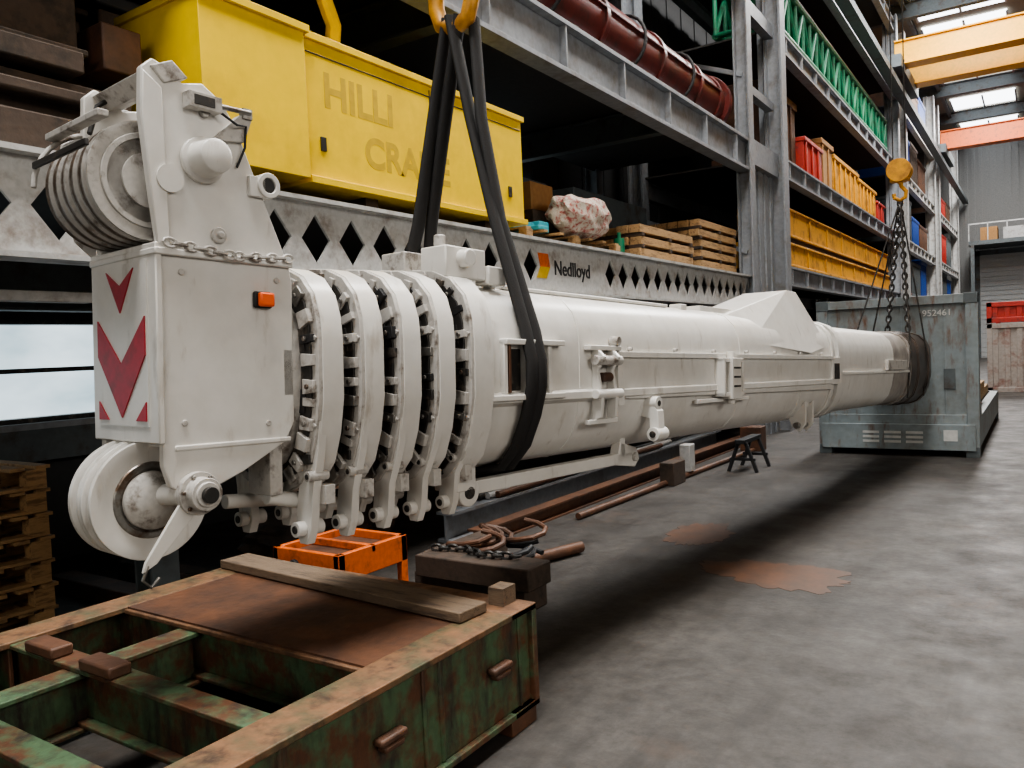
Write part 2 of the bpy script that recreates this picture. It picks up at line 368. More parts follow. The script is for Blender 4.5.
b.ibeam((-4.7,-2.5,3.9),(-4.7,2.6,3.9),.5,.25,.04,.03,woodd); b.ibeam((-5.2,-2.5,3.9),(-5.2,2.9,3.9),.5,.25,.04,.03,woodd)
b.box(-6,-4.5,1.0,2.9,4.2,4.45,woodd); b.box(-5,-4.4,1.4,2.95,4.5,4.56,woodd)
b.box(-4.9,-4.6,2.7,2.95,3.62,3.9,rust); b.cyl((-5.3,2.7,3.3),(-4.4,2.7,3.3),.04,rackw)
for y in (-2,0,1.6): b.box(-6.2,XF-.2,y,y+.15,3.2,3.5,woodd)
b.end("steel_beam_bundle",bevel=.01)

def pallet_stack(name,x0,y0,z0,w,l,n,m,step=.145,parent=None):
    b=B()
    for k in range(n):
        z=z0+k*step; j=random.uniform(-.02,.02)
        for i in range(7): b.box(x0+j,x0+w+j,y0+i*l/6.4,y0+i*l/6.4+.09,z+step-.025,z+step-.003,m)
        for xx in (0,w/2-.05,w-.1):
            b.box(x0+xx+j,x0+xx+.1+j,y0,y0+l,z+.002,z+.022,m)
            for yy in (0,l/2-.06,l-.12): b.box(x0+xx+j,x0+xx+.1+j,y0+yy,y0+yy+.12,z+.022,z+step-.025,m)
    return b.end(name,parent)
pallet_stack("pallet_stack",-6.2,1.6,0,.8,1.0,8,wood2,.155)
def timber_pile(name,x0,y0,z0,w,l,n,m):
    b=B()
    for k in range(n):
        for q in (0,.5,.93): b.box(x0,x0+w,y0+q*l,y0+q*l+.08,z0+k*.16,z0+k*.16+.05,woodd)
        c=6
        for i in range(c): b.box(x0+i*w/c,x0+(i+.9)*w/c,y0+random.uniform(-.05,.05),y0+l+random.uniform(-.05,.05),z0+k*.16+.05,z0+k*.16+.155,m)
    return b.end(name,bevel=.004)
timber_pile("timber_pile",-5.5,12.1,2.98,1.1,1.8,5,wood2)
timber_pile("timber_pile.001",-5.5,9.9,2.98,1.1,1.9,3,wood2)
pallet_stack("pallet_stack.001",-5.4,7.0,2.98,1.0,2.2,1,wood2)
b=B()
for i in range(12):
    x=-5.3+random.random()*.75; y=7.02+random.random()*.5; b.box(x,x+.2,y,y+.2,3.125,3.16+random.random()*.1,cyanp)
b.end("plastic_parts",bevel=.01)
b=B(); b.box(-5.3,-4.85,7.85,8.35,3.45,3.78,cardb); b.box(-5.35,-4.8,7.8,8.4,3.125,3.45,woodd); b.end("cardboard_box",bevel=.008)
def lump(name,c,s,m,seed=1,parent=None,amp=.12):
    b=B(); bmesh.ops.create_icosphere(b.bm,subdivisions=4,radius=1); b.mi(m)
    for v in b.bm.verts:
        f=1+amp*nz.noise(v.co*2.3+Vector((seed,0,0)))*2+amp*.5*nz.noise(v.co*6)
        q=Vector((max(-.85,min(.85,v.co.x)),max(-.85,min(.85,v.co.y)),max(-.8,min(.8,v.co.z))))*f
        v.co=Vector((c[0]+q.x*s[0],c[1]+q.y*s[1],c[2]+q.z*s[2]))
    return b.end(name,parent)
lump("netted_bundle",(-4.50,8.35,3.37),(.26,.6,.26),net,3)
b=B(); b.cyl((-4.6,9.6,2.98),(-4.6,9.6,3.25),.07,greenp); b.cyl((-4.6,9.6,3.25),(-4.6,9.6,3.33),.025,greenp); b.end("green_bottle")
b=B()
for k in range(5): b.box(-6.9,-6.2,6.9,10.5,3.0+k*.28,3.22+k*.28,contd)
b.end("stacked_steel_plates",bevel=.01)
b=B(); b.box(-7.0,-5.9,10.8,13.5,3.7,4.3,contd); b.box(-7,-5.9,10.8,13.5,2.98,3.68,woodd); b.end("steel_crate",bevel=.02)
b=B(); b.box(-7.95,-7.93,10.6,13.0,4.0,5.0,winm)
for y in (10.6,11.8,12.96): b.box(-7.93,-7.9,y,y+.05,4,5,darkm)
for z in (4.0,4.96): b.box(-7.93,-7.9,10.6,13.0,z,z+.05,darkm)
b.end("window_3")
def beamset(name,z,m,y0=16.6,y1=31,x=-4.75,h=.42):
    b=B(); b.box(x-.5,x+.35,y0,y1,z,z+h,m); b.box(x-.55,x+.4,y0,y0+.2,z-.02,z+h+.03,m)
    for i in range(int((y1-y0)/1.8)): b.box(x+.35,x+.37,y0+.6+i*1.8,y0+.72+i*1.8,z+.04,z+h-.04,m)
    b.box(x+.35,x+.39,y0,y1,z+h-.05,z+h,m); b.box(x+.35,x+.39,y0,y1,z,z+.05,m)
    return b.end(name,bevel=.015)
beamset("orange_steel_beam",3.36,orangeb,h=.5); beamset("orange_steel_beam.001",3.98,orangeb,16.8,30.5,h=.6)
b=B(); b.box(-5.2,-4.4,17,30,3.87,3.96,woodd); b.end("timber_spacer")
def ribbox(name,x1,w,y,l,z,h,c):
    b=B(); b.box(x1-w,x1,y,y+l,z,z+h,c); b.box(x1-w-.04,x1+.05,y-.03,y+l+.03,z+h*.9,z+h,c); b.box(x1-w-.04,x1+.05,y-.03,y+l+.03,z,z+h*.1,c)
    n=max(2,int(l/.6))
    for k in range(n): b.box(x1,x1+.04,y+.1+k*l/n,y+.18+k*l/n,z+.03,z+h*.9,c)
    return b.end(name,bevel=.015)
spec=[("rust_steel_box",2.4,1.65,rust,-4.6),("red_steel_box",1.8,.95,redp,-4.45),("cardboard_crate",1.3,1.3,cardb,-4.5),("orange_ballast_block",3.4,1.15,orangeb,-4.5),("orange_ballast_block.001",3.0,1.05,orangeb,-4.5),("red_steel_box.001",1.6,.8,redp,-4.5)]
y=16.6
for n_,l,h,c,x1 in spec:
    ribbox(n_,x1,1.1,y,l,5.48,h,c); y+=l+.12
def lattice(name,x0,x1,y0,y1,z0,z1,m,r=.045,n=9):
    b=B(); C=[(x0,z0),(x1,z0),(x1,z1),(x0,z1)]
    for (x,z) in C: b.cyl((x,y0,z),(x,y1,z),r,m,10)
    for i in range(n+1):
        yy=y0+(y1-y0)*i/n
        for k in range(4):
            a=C[k];c=C[(k+1)%4]; b.cyl((a[0],yy,a[1]),(c[0],yy,c[1]),r*.6,m,8)
            if i<n:
                yn=y0+(y1-y0)*(i+1)/n
                if (i+k)%2: a,c=c,a
                b.cyl((a[0],yy,a[1]),(c[0],yn,c[1]),r*.6,m,8)
    return b.end(name)
lattice("green_lattice_section",-5.6,-4.45,16.7,31,8.25,9.25,greenp,.085,22)
b=B(); b.box(-5.4,-4.5,16.7,31,8.02,8.16,greenp); b.box(-5.2,-4.6,18,31,9.4,9.7,rust); b.end("green_base_frame")
beamset("dark_steel_beam",10.65,contd,16.6,31,-4.9,.8)
beamset("rust_steel_beam",13.05,rust,16.6,31,-4.9,.4)
def box_goods(name,x0,x1,y0,y1,z0,z1,m):
    b=B(); b.box(x0,x1,y0,y1,z0,z1,m)
    n=max(3,int((y1-y0)/.35))
    for i in range(n): b.box(x1,x1+.05,y0+i*(y1-y0)/n+.05,y0+i*(y1-y0)/n+.2,z0+.12,z1-.12,m)
    b.box(x0-.03,x1+.06,y0-.03,y1+.03,z1-.12,z1+.02,m); b.box(x0-.03,x1+.06,y0-.03,y1+.03,z0,z0+.12,m)
    return b.end(name,bevel=.02)
k=0
for (ya,yb,lv) in ((34.5,43.5,(3.34,5.49,7.99,10.64)),(46.5,56.5,(3.34,5.49,7.99))):
    for z in lv:
        yy=ya
        while yy<yb-2:
            l=random.uniform(2,3); c=random.choice([bluep,redp,rust,contd,bluep,woodd,rust])
            box_goods("steel_storage_box"+("" if k==0 else ".%03d"%k),-6,-4.45,yy,yy+l,z+.02,z+random.uniform(1,1.9),c); k+=1; yy+=l+.2
box_goods("grey_ballast_box",-6.3,-4.6,17,20,0,1.6,contd)
box_goods("grey_ballast_box.001",-6.3,-4.6,21,25,0,1.9,rackg)
box_goods("grey_ballast_box.002",-6.3,-4.6,26,31,0,1.9,contd)

# ---------------------------------------------------------------- flat rack container
fc=empty("flat_rack_container")
x0,x1,Y=-2.95,-.74,13.2
b=B()
b.box(x0+.14,x1-.14,Y+.05,Y+.10,.55,2.30,contg)
for xx in (x0+.62,x0+1.2,x0+1.78): b.box(xx-.012,xx+.012,Y+.04,Y+.05,.6,2.25,contg)
for xx in (x0,x1-.16): b.box(xx,xx+.16,Y,Y+.2,.12,2.27,contg)
b.box(x0,x1,Y,Y+.2,2.25,2.38,contg); b.box(x0+.16,x1-.16,Y+.01,Y+.2,.46,.62,contg)
b.box(x0+.05,x1-.05,Y-.05,Y+.25,.10,.48,contg)
b.box(x0+.1,x1-.1,Y+.2,Y+6,.4,.55,contd)
b.box(x1-.14,x1,Y+.2,Y+6,.15,.58,contg); b.box(x0,x0+.14,Y+.2,Y+6,.15,.58,contg)
for xx in (x0,x1-.18):
    for zz in (0,2.24):
        b.box(xx,xx+.18,Y-.01,Y+.17,zz,zz+.15,contd)
    b.box(xx,xx+.18,Y+5.85,Y+6.02,0,.58,contd)
b.prism([(Y+.2,.58),(Y+.2,1.6),(Y+.28,.9),(Y+.55,.58)],'x',x1-.05,x1,contg)
b.box(x0+.3,x0+.42,Y+.01,Y+.05,1.2,1.5,contd); b.box(x1-.45,x1-.3,Y+.03,Y+.05,1.0,1.3,contd)
b.end("container_shell",fc,bevel=.008)
b=B()
for i in range(3):
    for j in range(3): b.box(x0+.65+i*.3,x0+.88+i*.3,Y-.056,Y-.05,.20+j*.07,.235+j*.07,lab)
b.box(x0+1.75,x0+1.93,Y-.056,Y-.05,.24,.40,lab)
b.end("labels",fc)
text("serial","952461",.13,(x1-.72,Y+.035,2.08),(R(90),0,0),lab,fc)
b=B()
for i in range(12): b.box(x0+.16,x1-.16,Y+.4+i*.45,Y+.8+i*.45,.55,.6,wood)
for i in range(4): b.box(x0+.5+i*.45,x0+.7+i*.45,Y+1,Y+5.5,.6,.75,wood2)
b.box(x1-.5,x1-.1,Y+1.4,Y+3.2,.75,.95,wood2)
b.end("timber_load",fc)
def container(name,x0,x1,y0,y1,z0,m,h=2.5,top=None):
    b=B(); b.box(x0+.05,x1-.05,y0+.06,y1-.05,z0+.05,z0+h-.05,m)
    for xx in (x0,x1-.14): 
        for yy in (y0,y1-.14): b.box(xx,xx+.14,yy,yy+.14,z0,z0+h,m)
    n=int((x1-x0)/.3)
    for i in range(n): b.box(x0+.14+i*.3,x0+.28+i*.3,y0+.02,y0+.06,z0+.15,z0+h-.15,m)
    b.box(x0,x1,y0,y0+.1,z0,z0+.15,m); b.box(x0,x1,y0,y0+.1,z0+h-.14,z0+h,top or m)
    return b.end(name,bevel=.01)
pink=M("faded_pink_paint",(.32,.28,.25),.6,0,(.2,.1,.08),.35,3)
container("shipping_container",-1.3,1.2,27,33,0,pink,2.0)
container("shipping_container.001",-1.3,1.2,27,33,2.02,redp,.6)
container("shipping_container.002",1.5,4.0,30,36,0,contd)

# ---------------------------------------------------------------- green steel frame
gf=empty("steel_frame")
FX0,FX1=-4.22,-2.11; ZT=.59
b=B()
for (xa,xb,web) in ((FX1-.2,FX1,FX1-.05),(FX0,FX0+.2,FX0+.03)):
    b.box(xa,xb,-3,3.3,ZT-.03,ZT,rustg); b.box(xa,xb,-3,3.3,.08,.11,framegreen); b.box(web,web+.02,-3,3.3,.11,ZT-.03,framegreen)
    for i in range(9): b.box(xa+.02,xb-.02,-2.6+i*.72,-2.58+i*.72,.11,ZT-.03,framegreen)
b.box(FX0,FX1,3.26,3.3,.08,ZT-.03,framegreen); b.box(FX0,FX1,3.08,3.3,ZT-.03,ZT+.002,rustlight); b.box(FX0,FX1,3.08,3.3,.08,.11,framegreen)
for yy in (2.28,1.72,1.2,.3,-.6,-1.5):
    b.box(FX0+.05,FX1-.06,yy,yy+.12,ZT-.035,ZT-.012,framegreen if yy!=2.28 else rustlight); b.box(FX0+.05,FX1-.06,yy+.05,yy+.07,.34,ZT-.035,framegreen); b.box(FX0+.05,FX1-.06,yy,yy+.12,.32,.34,framegreen)
for xx in (-3.55,):
    b.box(xx,xx+.14,-3,2.3,ZT-.06,ZT-.036,framegreen); b.box(xx+.06,xx+.08,-3,2.3,.32,ZT-.06,framegreen); b.box(xx,xx+.14,-3,2.3,.30,.32,framegreen)
for xx in (FX0+.01,FX1-.23):
    b.box(xx,xx+.22,3.06,3.28,0,.08,rust); b.box(xx,xx+.22,-3.0,-2.8,0,.08,rust); b.box(xx,xx+.22,0.4,0.62,0,.08,rust)
b.end("frame_beams",gf,bevel=.005)
b=B(); b.box(FX0+.2,FX1-.2,2.3,3.1,ZT-.012,ZT-.002,rust)
b.box(FX1-.19,FX1-.1,3.16,3.27,ZT,ZT+.09,wood); b.end("deck_plate",gf)
b=B()
for yy in (2.15,2.9,1.2): b.box(FX1-.03,FX1+.02,yy,yy+.15,.36,.39,rust); b.box(FX1-.03,FX1+.02,yy+.02,yy+.13,.33,.36,rust)
for yy in (2.55,1.7,.8): b.box(FX1-.06,FX1-.02,yy,yy+.03,.11,ZT-.03,framegreen)
for (xx,yy) in ((-3.86,1.72),(-3.40,1.72)): b.box(xx,xx+.24,yy-.01,yy+.09,ZT-.012,ZT+.04,rust)
b.end("welded_tabs",gf,bevel=.01)
b=B(); T=Matrix.Translation((-4.2,3.0,ZT+.004))@Matrix.Rotation(R(-4),4,'Z')
b.box(0,1.95,0,.2,0,.05,wood,T); b.end("timber_plank",bevel=.006)

# floor-level clutter
b=B()
ox0,ox1,oy0,oy1=-4.32,-3.70,3.5,4.15
b.box(ox0,ox1,oy0,oy0+.04,.42,.60,orangep); b.box(ox0,ox1,oy1-.04,oy1,.42,.60,orangep); b.box(ox0,ox0+.04,oy0,oy1,.42,.6,orangep); b.box(ox1-.04,ox1,oy0,oy1,.42,.6,orangep)
for x in (ox0,ox1-.05):
    for y in (oy0,oy1-.06): b.box(x,x+.05,y,y+.06,0,.6,orangep)
b.box(ox0+.04,ox1-.04,oy0+.04,oy1-.04,.53,.55,rust); b.box(ox0,ox1,oy0+.3,oy0+.34,.55,.6,orangep)
b.cyl((-4.1,oy0-.03,.5),(-4.1,oy0,.5),.04,blackm); 
b.end("orange_steel_stand",bevel=.006)
b=B(); b.box(-4.0,-3.0,4.55,4.85,0,.2,woodd); b.box(-3.9,-2.9,4.45,4.75,.2,.36,woodd); b.box(-4.2,-4.05,4.9,5.9,0,.25,woodd); b.end("timber_block",bevel=.01)
b=B()
random.seed(3)
for i in range(16):
    c=Vector((-4.0+random.random()*.5,4.98+random.random()*.5,.03)); r=.07+random.random()*.08; a=random.random()*6
    b.tube([tuple(c+Vector((math.cos(a+k*.7)*r*1.3,math.sin(a+k*.7)*r,.02*k+.12*(i%3)))) for k in range(8)],.022,(darkm,blackm,rust)[i%3],8)
b.end("hose_and_cable_heap")
b=B()
pts=[(-3.85,4.6,.385),(-3.6,4.68,.385),(-3.35,4.58,.385),(-3.1,4.66,.385)]
for a_,c_ in zip(pts[:-1],pts[1:]): b.chain(a_,c_,darkm,.08,.012)
b.end("lifting_chain")
b=B(); b.cyl((-4.15,7.4,.04),(-3.95,13,.04),.035,rust,16); b.end("floor_pipe")
b=B(); b.cyl((-3.68,5.5,.06),(-3.46,6.2,.06),.05,rust,16); b.end("rusty_pipe")
b=B(); b.ibeam((-4.5,6.0,.08),(-4.4,14,.08),.16,.16,.02,.02,rust); b.ibeam((-4.85,6.0,.15),(-4.75,13.5,.15),.3,.2,.03,.02,rackg)
for i in range(4): b.cyl((-4.95+.06*i,6.5+.1*i,.34),(-4.9+.06*i,12.5-.5*i,.34),.035,(rackg,darkm,rackw,rust)[i%4],12)
b.end("steel_beam_stack")
b=B()
for y in (11.0,11.6):
    for s in (-1,1): b.bar((-3.5+s*.2,y,0),(-3.5+s*.05,y,.42),.045,.045,blackm)
    b.box(-3.68,-3.32,y-.02,y+.02,.16,.2,blackm)
b.box(-3.57,-3.43,10.9,11.7,.40,.46,blackm)
b.end("steel_trestle",bevel=.005)
b=B(); b.box(-4.15,-3.95,9.6,10.0,.0,.3,woodd); b.box(-4.15,-4.0,10.3,10.5,.08,.45,rackw); b.box(-4.2,-3.85,13.1,13.4,0,.4,rust); b.end("timber_support_block",bevel=.01)
lump("debris_pile",(-5.6,5.1,.22),(.7,.7,.28),woodd,9)
b=B(); b.box(-6.9,-5.25,3.3,3.5,0,.14,rust); b.box(-6.6,-5.25,3.7,3.9,0,.2,woodd); b.box(-5.2,-5.05,-1,3.2,0,.16,rust); b.box(-5.0,-4.85,-1,3.2,0,.1,wood); b.end("timber_sleeper",bevel=.01)
def stainobj(name,cx,cy,rx,ry,seed):
    b=B(); n=96; pts=[]
    for k in range(n):
        a=2*math.pi*k/n; f=1+.3*nz.noise(Vector((math.cos(a)*1.7,math.sin(a)*1.7,seed)))+.25*nz.noise(Vector((math.cos(a)*6,math.sin(a)*6,seed)))+.08*nz.noise(Vector((math.cos(a)*20,math.sin(a)*20,seed)))
        pts.append((cx+rx*math.cos(a)*f,cy+ry*math.sin(a)*f))
    b.prism(pts,'z',.0005,.0025,stain); return b.end(name)
stainobj("rust_stain",-1.75,6.25,.58,.36,1.3); stainobj("rust_stain.001",-2.78,7.3,.28,.5,4.1)

# ---------------------------------------------------------------- BOOM
bl=(-2.34,3.11,1.23); br=(R(-2.3),0,R(-5.94))
boom=empty("crane_boom",bl,br)
BM=Matrix.Translation(bl)@Euler(br,'XYZ').to_matrix().to_4x4()
half=[(0,0),(.12,.008),(.22,.05),(.30,.14),(.345,.27),(.37,.42),(.37,.66),(.36,.76),(.325,.86),(.25,.94),(.14,.985),(0,1.0)]
def prof(ins=0,top=0,nb=2):
    full=half+[(-x,z) for (x,z) in reversed(half[1:-1])]
    sx=(.74-2*ins)/.74; sz=(1-2*ins)/1
    return [(-.37+x*sx,.5+(z-.5)*sz+(top if z>.6 else 0)) for x,z in full]
def psec(b,ins,y0,y1,m,top=0):
    p=prof(ins,top); b.loft([[(x,y0,z) for x,z in p],[(x,y1,z) for x,z in p]],m)
b=B()
psec(b,.0,.05,5.5,white)
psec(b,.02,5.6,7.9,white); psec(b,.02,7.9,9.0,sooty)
for y in (.95,3.2,4.6): b.ring(prof(-.004),prof(.01),y,y+.012,white)
b.ring(prof(-.02),prof(0.0),5.42,5.5,white); b.ring(prof(-.02),prof(.02),5.62,5.75,white)
psec(b,.05,5.45,5.65,darkm)
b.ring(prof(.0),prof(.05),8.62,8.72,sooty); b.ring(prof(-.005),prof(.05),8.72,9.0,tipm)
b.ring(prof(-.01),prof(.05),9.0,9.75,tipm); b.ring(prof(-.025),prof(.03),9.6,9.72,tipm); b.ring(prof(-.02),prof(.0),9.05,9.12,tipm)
psec(b,.06,8.9,9.3,blackm)
b.end("base_section",boom,bevel=.004,angle=28)
b=B()
b.box(-.02,.035,1.35,5.42,.60,.635,white)
b.prism([(1.35,.635),(1.35,.36),(1.5,.34),(5.42,.30),(5.42,.60),(1.6,.60)],'x',-.02,.012,white)
b.prism([(-.03,.33),(.03,.36),(.03,.40),(-.02,.42)],'y',.1,5.42,white)
b.box(-.02,.03,1.33,1.40,.30,.64,white)
for y in (1.5,2.1,2.7,3.3,3.9,4.5,5.1): b.cyl((.0,y,.655),(.03,y,.655),.012,whited,10)
for y in (5.5,): b.box(-.03,.03,y-.12,y+.16,.35,.62,white); b.box(.03,.034,y-.06,y+.1,.4,.56,darkm)
b.box(-.03,.005,5.75,8.6,.44,.47,white)
b.box(-.02,.02,7.5,8.4,.48,.60,whited)
b.end("flank_rail",boom,bevel=.006)
b=B()
b.box(-.01,.03,.24,.27,.37,.68,white); b.box(-.01,.03,.62,.65,.37,.68,white)
b.box(-.01,.05,.12,.75,.37,.40,white); b.box(-.01,.05,.24,.75,.66,.69,white)
b.box(-.005,.008,.30,.40,.42,.64,darkm); b.box(.0,.03,.28,.30,.41,.66,rust)
b.end("sling_bracket",boom,bevel=.005)
b=B()
for y in (1.08,1.24):
    b.prism([(0,.22),(.06,.24),(.07,.35),(.04,.52),(.09,.60),(.03,.66),(0,.66)],'y',y,y+.03,white)
b.cyl((.05,1.04,.38),(.05,1.32,.38),.03,white); b.cyl((.05,1.04,.58),(.05,1.32,.58),.03,whited); b.box(0,.05,1.0,1.34,.64,.67,white)
b.box(0,.03,1.0,1.32,.20,.23,white); b.cyl((.04,1.12,.48),(.04,1.22,.48),.028,rust)
b.cyl((.0,1.30,.70),(.06,1.30,.70),.03,whited)
b.end("pin_bracket",boom,bevel=.005)
b=B()
b.box(.0,.09,2.72,3.08,.31,.34,white); b.box(0,.09,2.72,3.08,.57,.60,white); b.box(0,.09,2.72,2.75,.31,.6,white); b.box(0,.09,3.05,3.08,.31,.6,white)
b.box(.02,.11,2.82,2.98,.29,.60,white); b.cyl((.06,2.9,.25),(.06,2.9,.65),.03,white)
for z in (.38,.45,.52): b.box(.11,.116,2.84,2.96,z,z+.015,darkm)
b.box(-.0,.03,2.4,3.3,.27,.30,white)
b.end("box_bracket",boom,bevel=.006)
b=B()
b.prism([(-.06,.30),(.02,.32),(.08,.25),(.09,.08),(.05,.04),(.02,.08),(.02,.2),(-.06,.22)],'y',1.72,1.80,white)
b.cyl((.06,1.69,.1),(.06,1.83,.1),.045,white); b.cyl((.06,1.68,.1),(.06,1.84,.1),.022,darkm)
b.cyl((-.02,1.76,.30),(.07,1.76,.30),.045,white); b.cyl((.07,1.76,.30),(.074,1.76,.30),.02,darkm)
b.end("hinge_lug",boom,bevel=.006)
b=B()
for y in (4.75,4.95): b.prism([(-.2,.06),(-.02,.2),(-.03,-.02),(-.09,-.1),(-.16,-.04)],'y',y,y+.04,white)
b.cyl((-.1,4.7,-.03),(-.1,5.03,-.03),.03,steel); b.end("underside_lug",boom,bevel=.004)
b=B()
v=[(-.02,3.5,.74),(-.02,5.4,.74),(-.72,3.5,.74),(-.72,5.4,.74),(-.16,4.65,1.26),(-.16,4.9,1.26),(-.58,4.65,1.26),(-.58,4.9,1.26),(.035,4.75,.66),(-.775,4.75,.66),(-.2,3.3,.955),(-.54,3.3,.955),(-.2,5.42,.98),(-.54,5.42,.98)]
f=[(4,5,7,6),(10,4,6,11),(13,7,5,12),(0,8,4),(0,4,10),(8,5,4),(8,1,5),(1,12,5),(9,2,6),(2,11,6),(9,6,7),(9,7,3),(3,7,13)]
b.faces(v,f,white)
b.box(-.5,-.24,3.0,3.7,.96,1.03,white); b.box(-.55,-.2,5.2,5.44,.9,1.02,white)
b.end("trunnion_housing",boom,angle=10,bevel=.004)
b=B()
b.box(-.28,-.20,.5,2.4,.98,1.003,white)
for y in (.35,2.6): b.box(-.3,-.2,y,y+.1,.97,1.02,white)
b.box(-.3,-.12,-.02,.28,1.0,1.16,white); b.cyl((-.2,.1,1.1),(-.06,.1,1.1),.045,white); b.box(-.6,-.42,-.02,.2,1.0,1.16,whited)
b.cyl((-.2,.02,1.16),(-.2,.02,1.22),.03,whited); b.box(-.2,-.1,.28,.42,.98,1.08,white)
b.end("top_fittings",boom,bevel=.008)
b=B()
psec(b,.12,-.97,.1,whited)
psec(b,.09,-.8,.1,darkm)
b.end("inner_sections",boom,angle=28)
random.seed(11)
cl=[(-.88,.015,0),(-.67,.0,1),(-.46,-.015,2),(-.25,-.03,3),(-.03,-.05,4)]
for (y,ins,i) in cl:
    b=B()
    wd=.125 if i<4 else .16
    b.ring(prof(ins),prof(ins+.09),y,y+.022,whited)
    b.ring(prof(ins-.004),prof(ins+.03),y+.02,y+wd,white)
    b.ring(prof(ins+.012),prof(ins+.10),y+wd-.02,y+wd,whited)
    b.ring(prof(ins+.04),prof(ins+.115),y-.010,y,darkm)
    P=prof(ins+.03); n=len(P)
    per=[]
    for k in range(n):
        a=Vector(P[k]);c=Vector(P[(k+1)%n]); L_=(c-a).length; m_=max(1,int(L_/.02))
        for q in range(m_): per.append(a+(c-a)*q/m_)
    tot=len(per); num=28
    for k in range(num):
        i0=int(k*tot/num+random.uniform(-1,1))%tot; p_=per[i0]; pn=per[(i0+2)%tot]; t=(pn-p_).normalized(); nn=Vector((t.y,-t.x))
        T=Matrix(((t.x,0,nn.x,p_.x),(0,1,0,y),(t.y,0,nn.y,p_.y),(0,0,0,1)))
        mm=random.choice([whited,whited,steel,darkm,whited,blackm])
        w_=random.uniform(.018,.036); dp=random.uniform(.012,.028)
        b.prism([(-w_,-.06),(w_,-.06),(w_*.8,.012),(-w_*.8,.012)],'y',-dp,0,mm,T)
        if k%2: b.cyl((0,-dp-.010,-.025),(0,-dp,-.025),.011,steel,8,T=T)
        if k%3==0: b.box(-.05,.05,-.015,0,-.085,-.045,(blackm,darkm)[k%2],T)
        if k%4==1: b.prism([(-.03,-.02),(.03,-.02),(.0,.03)],'y',-.006,.03,whited,T)
    for s in (0,1):
        def X(x): return x if s==0 else -.74-x
        o=-ins
        pts=[(-.005+o,.42),(-.03+o,.2),(-.085,.02),(-.10,-.12),(-.13,-.19),(-.18,-.19),(-.205,-.13),(-.19,.0),(-.16,.12),(-.10,.3)]
        b.prism([(X(a_),c_) for a_,c_ in pts],'y',y+.01,y+.05,white)
        b.cyl((X(-.155),y-.03,-.125),(X(-.155),y+.1,-.125),.033,white,20); b.cyl((X(-.155),y-.035,-.125),(X(-.155),y+.105,-.125),.017,darkm,14)
        b.cyl((X(-.08),y-.02,.10),(X(-.08),y+.08,.10),.022,whited,16); b.cyl((X(-.08),y-.024,.10),(X(-.08),y-.02,.10),.012,darkm,12)
        b.box(X(-.12)-.04,X(-.12)+.04,y-.01,y+.01,.15,.19,darkm)
        b.box(X(-.10)-.05,X(-.10)+.05,y+.05,y+.1,-.02,.06,whited)
    b.end("collar_%d"%(i+1),boom,bevel=.003,angle=28)
b=B()
b.bar((-.165,.12,-.08),(-.165,1.75,-.06),.07,.07,white); b.prism([(1.55,-.10),(1.78,-.13),(1.84,-.08),(1.8,.0),(1.6,.05)],'x',-.2,-.13,white)
b.cyl((-.22,1.77,-.06),(-.11,1.77,-.06),.03,whited); b.cyl((-.24,.1,-.09),(-.1,.1,-.09),.075,white); b.box(-.25,-.09,.0,.14,-.08,.1,white)
b.box(-.2,-.13,1.6,1.66,-.05,.12,white)
b.cyl((-.25,.1,-.09),(-.09,.1,-.09),.035,darkm)
b.end("guide_strut",boom,bevel=.006)
# ---- head
HN=-.12; HF=-.62
plate=[(-1.48,.20),(-1.455,.12),(-1.36,.07),(-1.16,.15),(-.97,.25),(-.925,.33),(-.925,.90),(-.94,.97),(-1.10,1.33),(-1.16,1.47),(-1.22,1.56),(-1.30,1.61),(-1.38,1.59),(-1.42,1.63),(-1.49,1.65),(-1.53,1.61),(-1.535,1.45),(-1.50,1.15),(-1.48,1.0)]
b=B()
b.prism(plate,'x',HN-.035,HN,white); b.prism(plate,'x',HF,HF+.035,white)
b.box(HF+.03,HN-.03,-1.48,-1.45,.30,1.0,white)
b.box(HF+.03,HN-.03,-1.45,-.93,.26,.30,white); b.box(HF+.03,HN-.03,-.97,-.93,.26,.97,white)
b.box(HF+.03,HN-.03,-1.46,-.93,.95,.98,white)
b.box(HF+.03,HN-.03,-1.20,-1.17,.98,1.45,whited)
b.box(HF-.01,HN+.012,-1.50,-1.475,.28,1.0,white)
b.box(HF-.015,HN+.02,-1.505,-.93,.955,.98,white)
b.box(HN-.0,HN+.01,-1.44,-.95,.25,.27,white)
b.prism([(-1.49,.98),(-1.44,.98),(-1.46,1.55),(-1.53,1.6),(-1.535,1.45)],'x',HN,HN+.012,white)
b.end("head_plates",boom,bevel=.008)
b=B()
b.box(HF+.05,HN-.05,-1.506,-1.5,.34,.94,white)
yv=(-1.511,-1.506)
for pts in ([(-.56,.74),(-.37,.57),(-.18,.74),(-.18,.60),(-.37,.37),(-.56,.60)],[(-.48,.92),(-.37,.86),(-.26,.92),(-.37,.76)],[(-.56,.43),(-.48,.36),(-.56,.36)],[(-.18,.43),(-.26,.36),(-.18,.36)]):
    b.prism(pts,'y',yv[0],yv[1],redm)
b.end("chevron_sign",boom)
def sheave(b,xc,y,z,r,w,m1,m2):
    prf=[(-w/2,.05),(-w/2,r*.78),(-w/2-.004,r*.82),(-w/2-.004,r),(-w*.3,r),(-w*.12,r*.86),(w*.12,r*.86),(w*.3,r),(w/2+.004,r),(w/2+.004,r*.82),(w/2,r*.78),(w/2,.05)]
    b.lathe_x(prf,(xc,y,z),m1)
b=B()
SY,SZ,SR=-1.47,1.23,.215
for i in range(5): sheave(b,-.20-.07*i-.03,SY,SZ,SR,.05,whited,grooved)
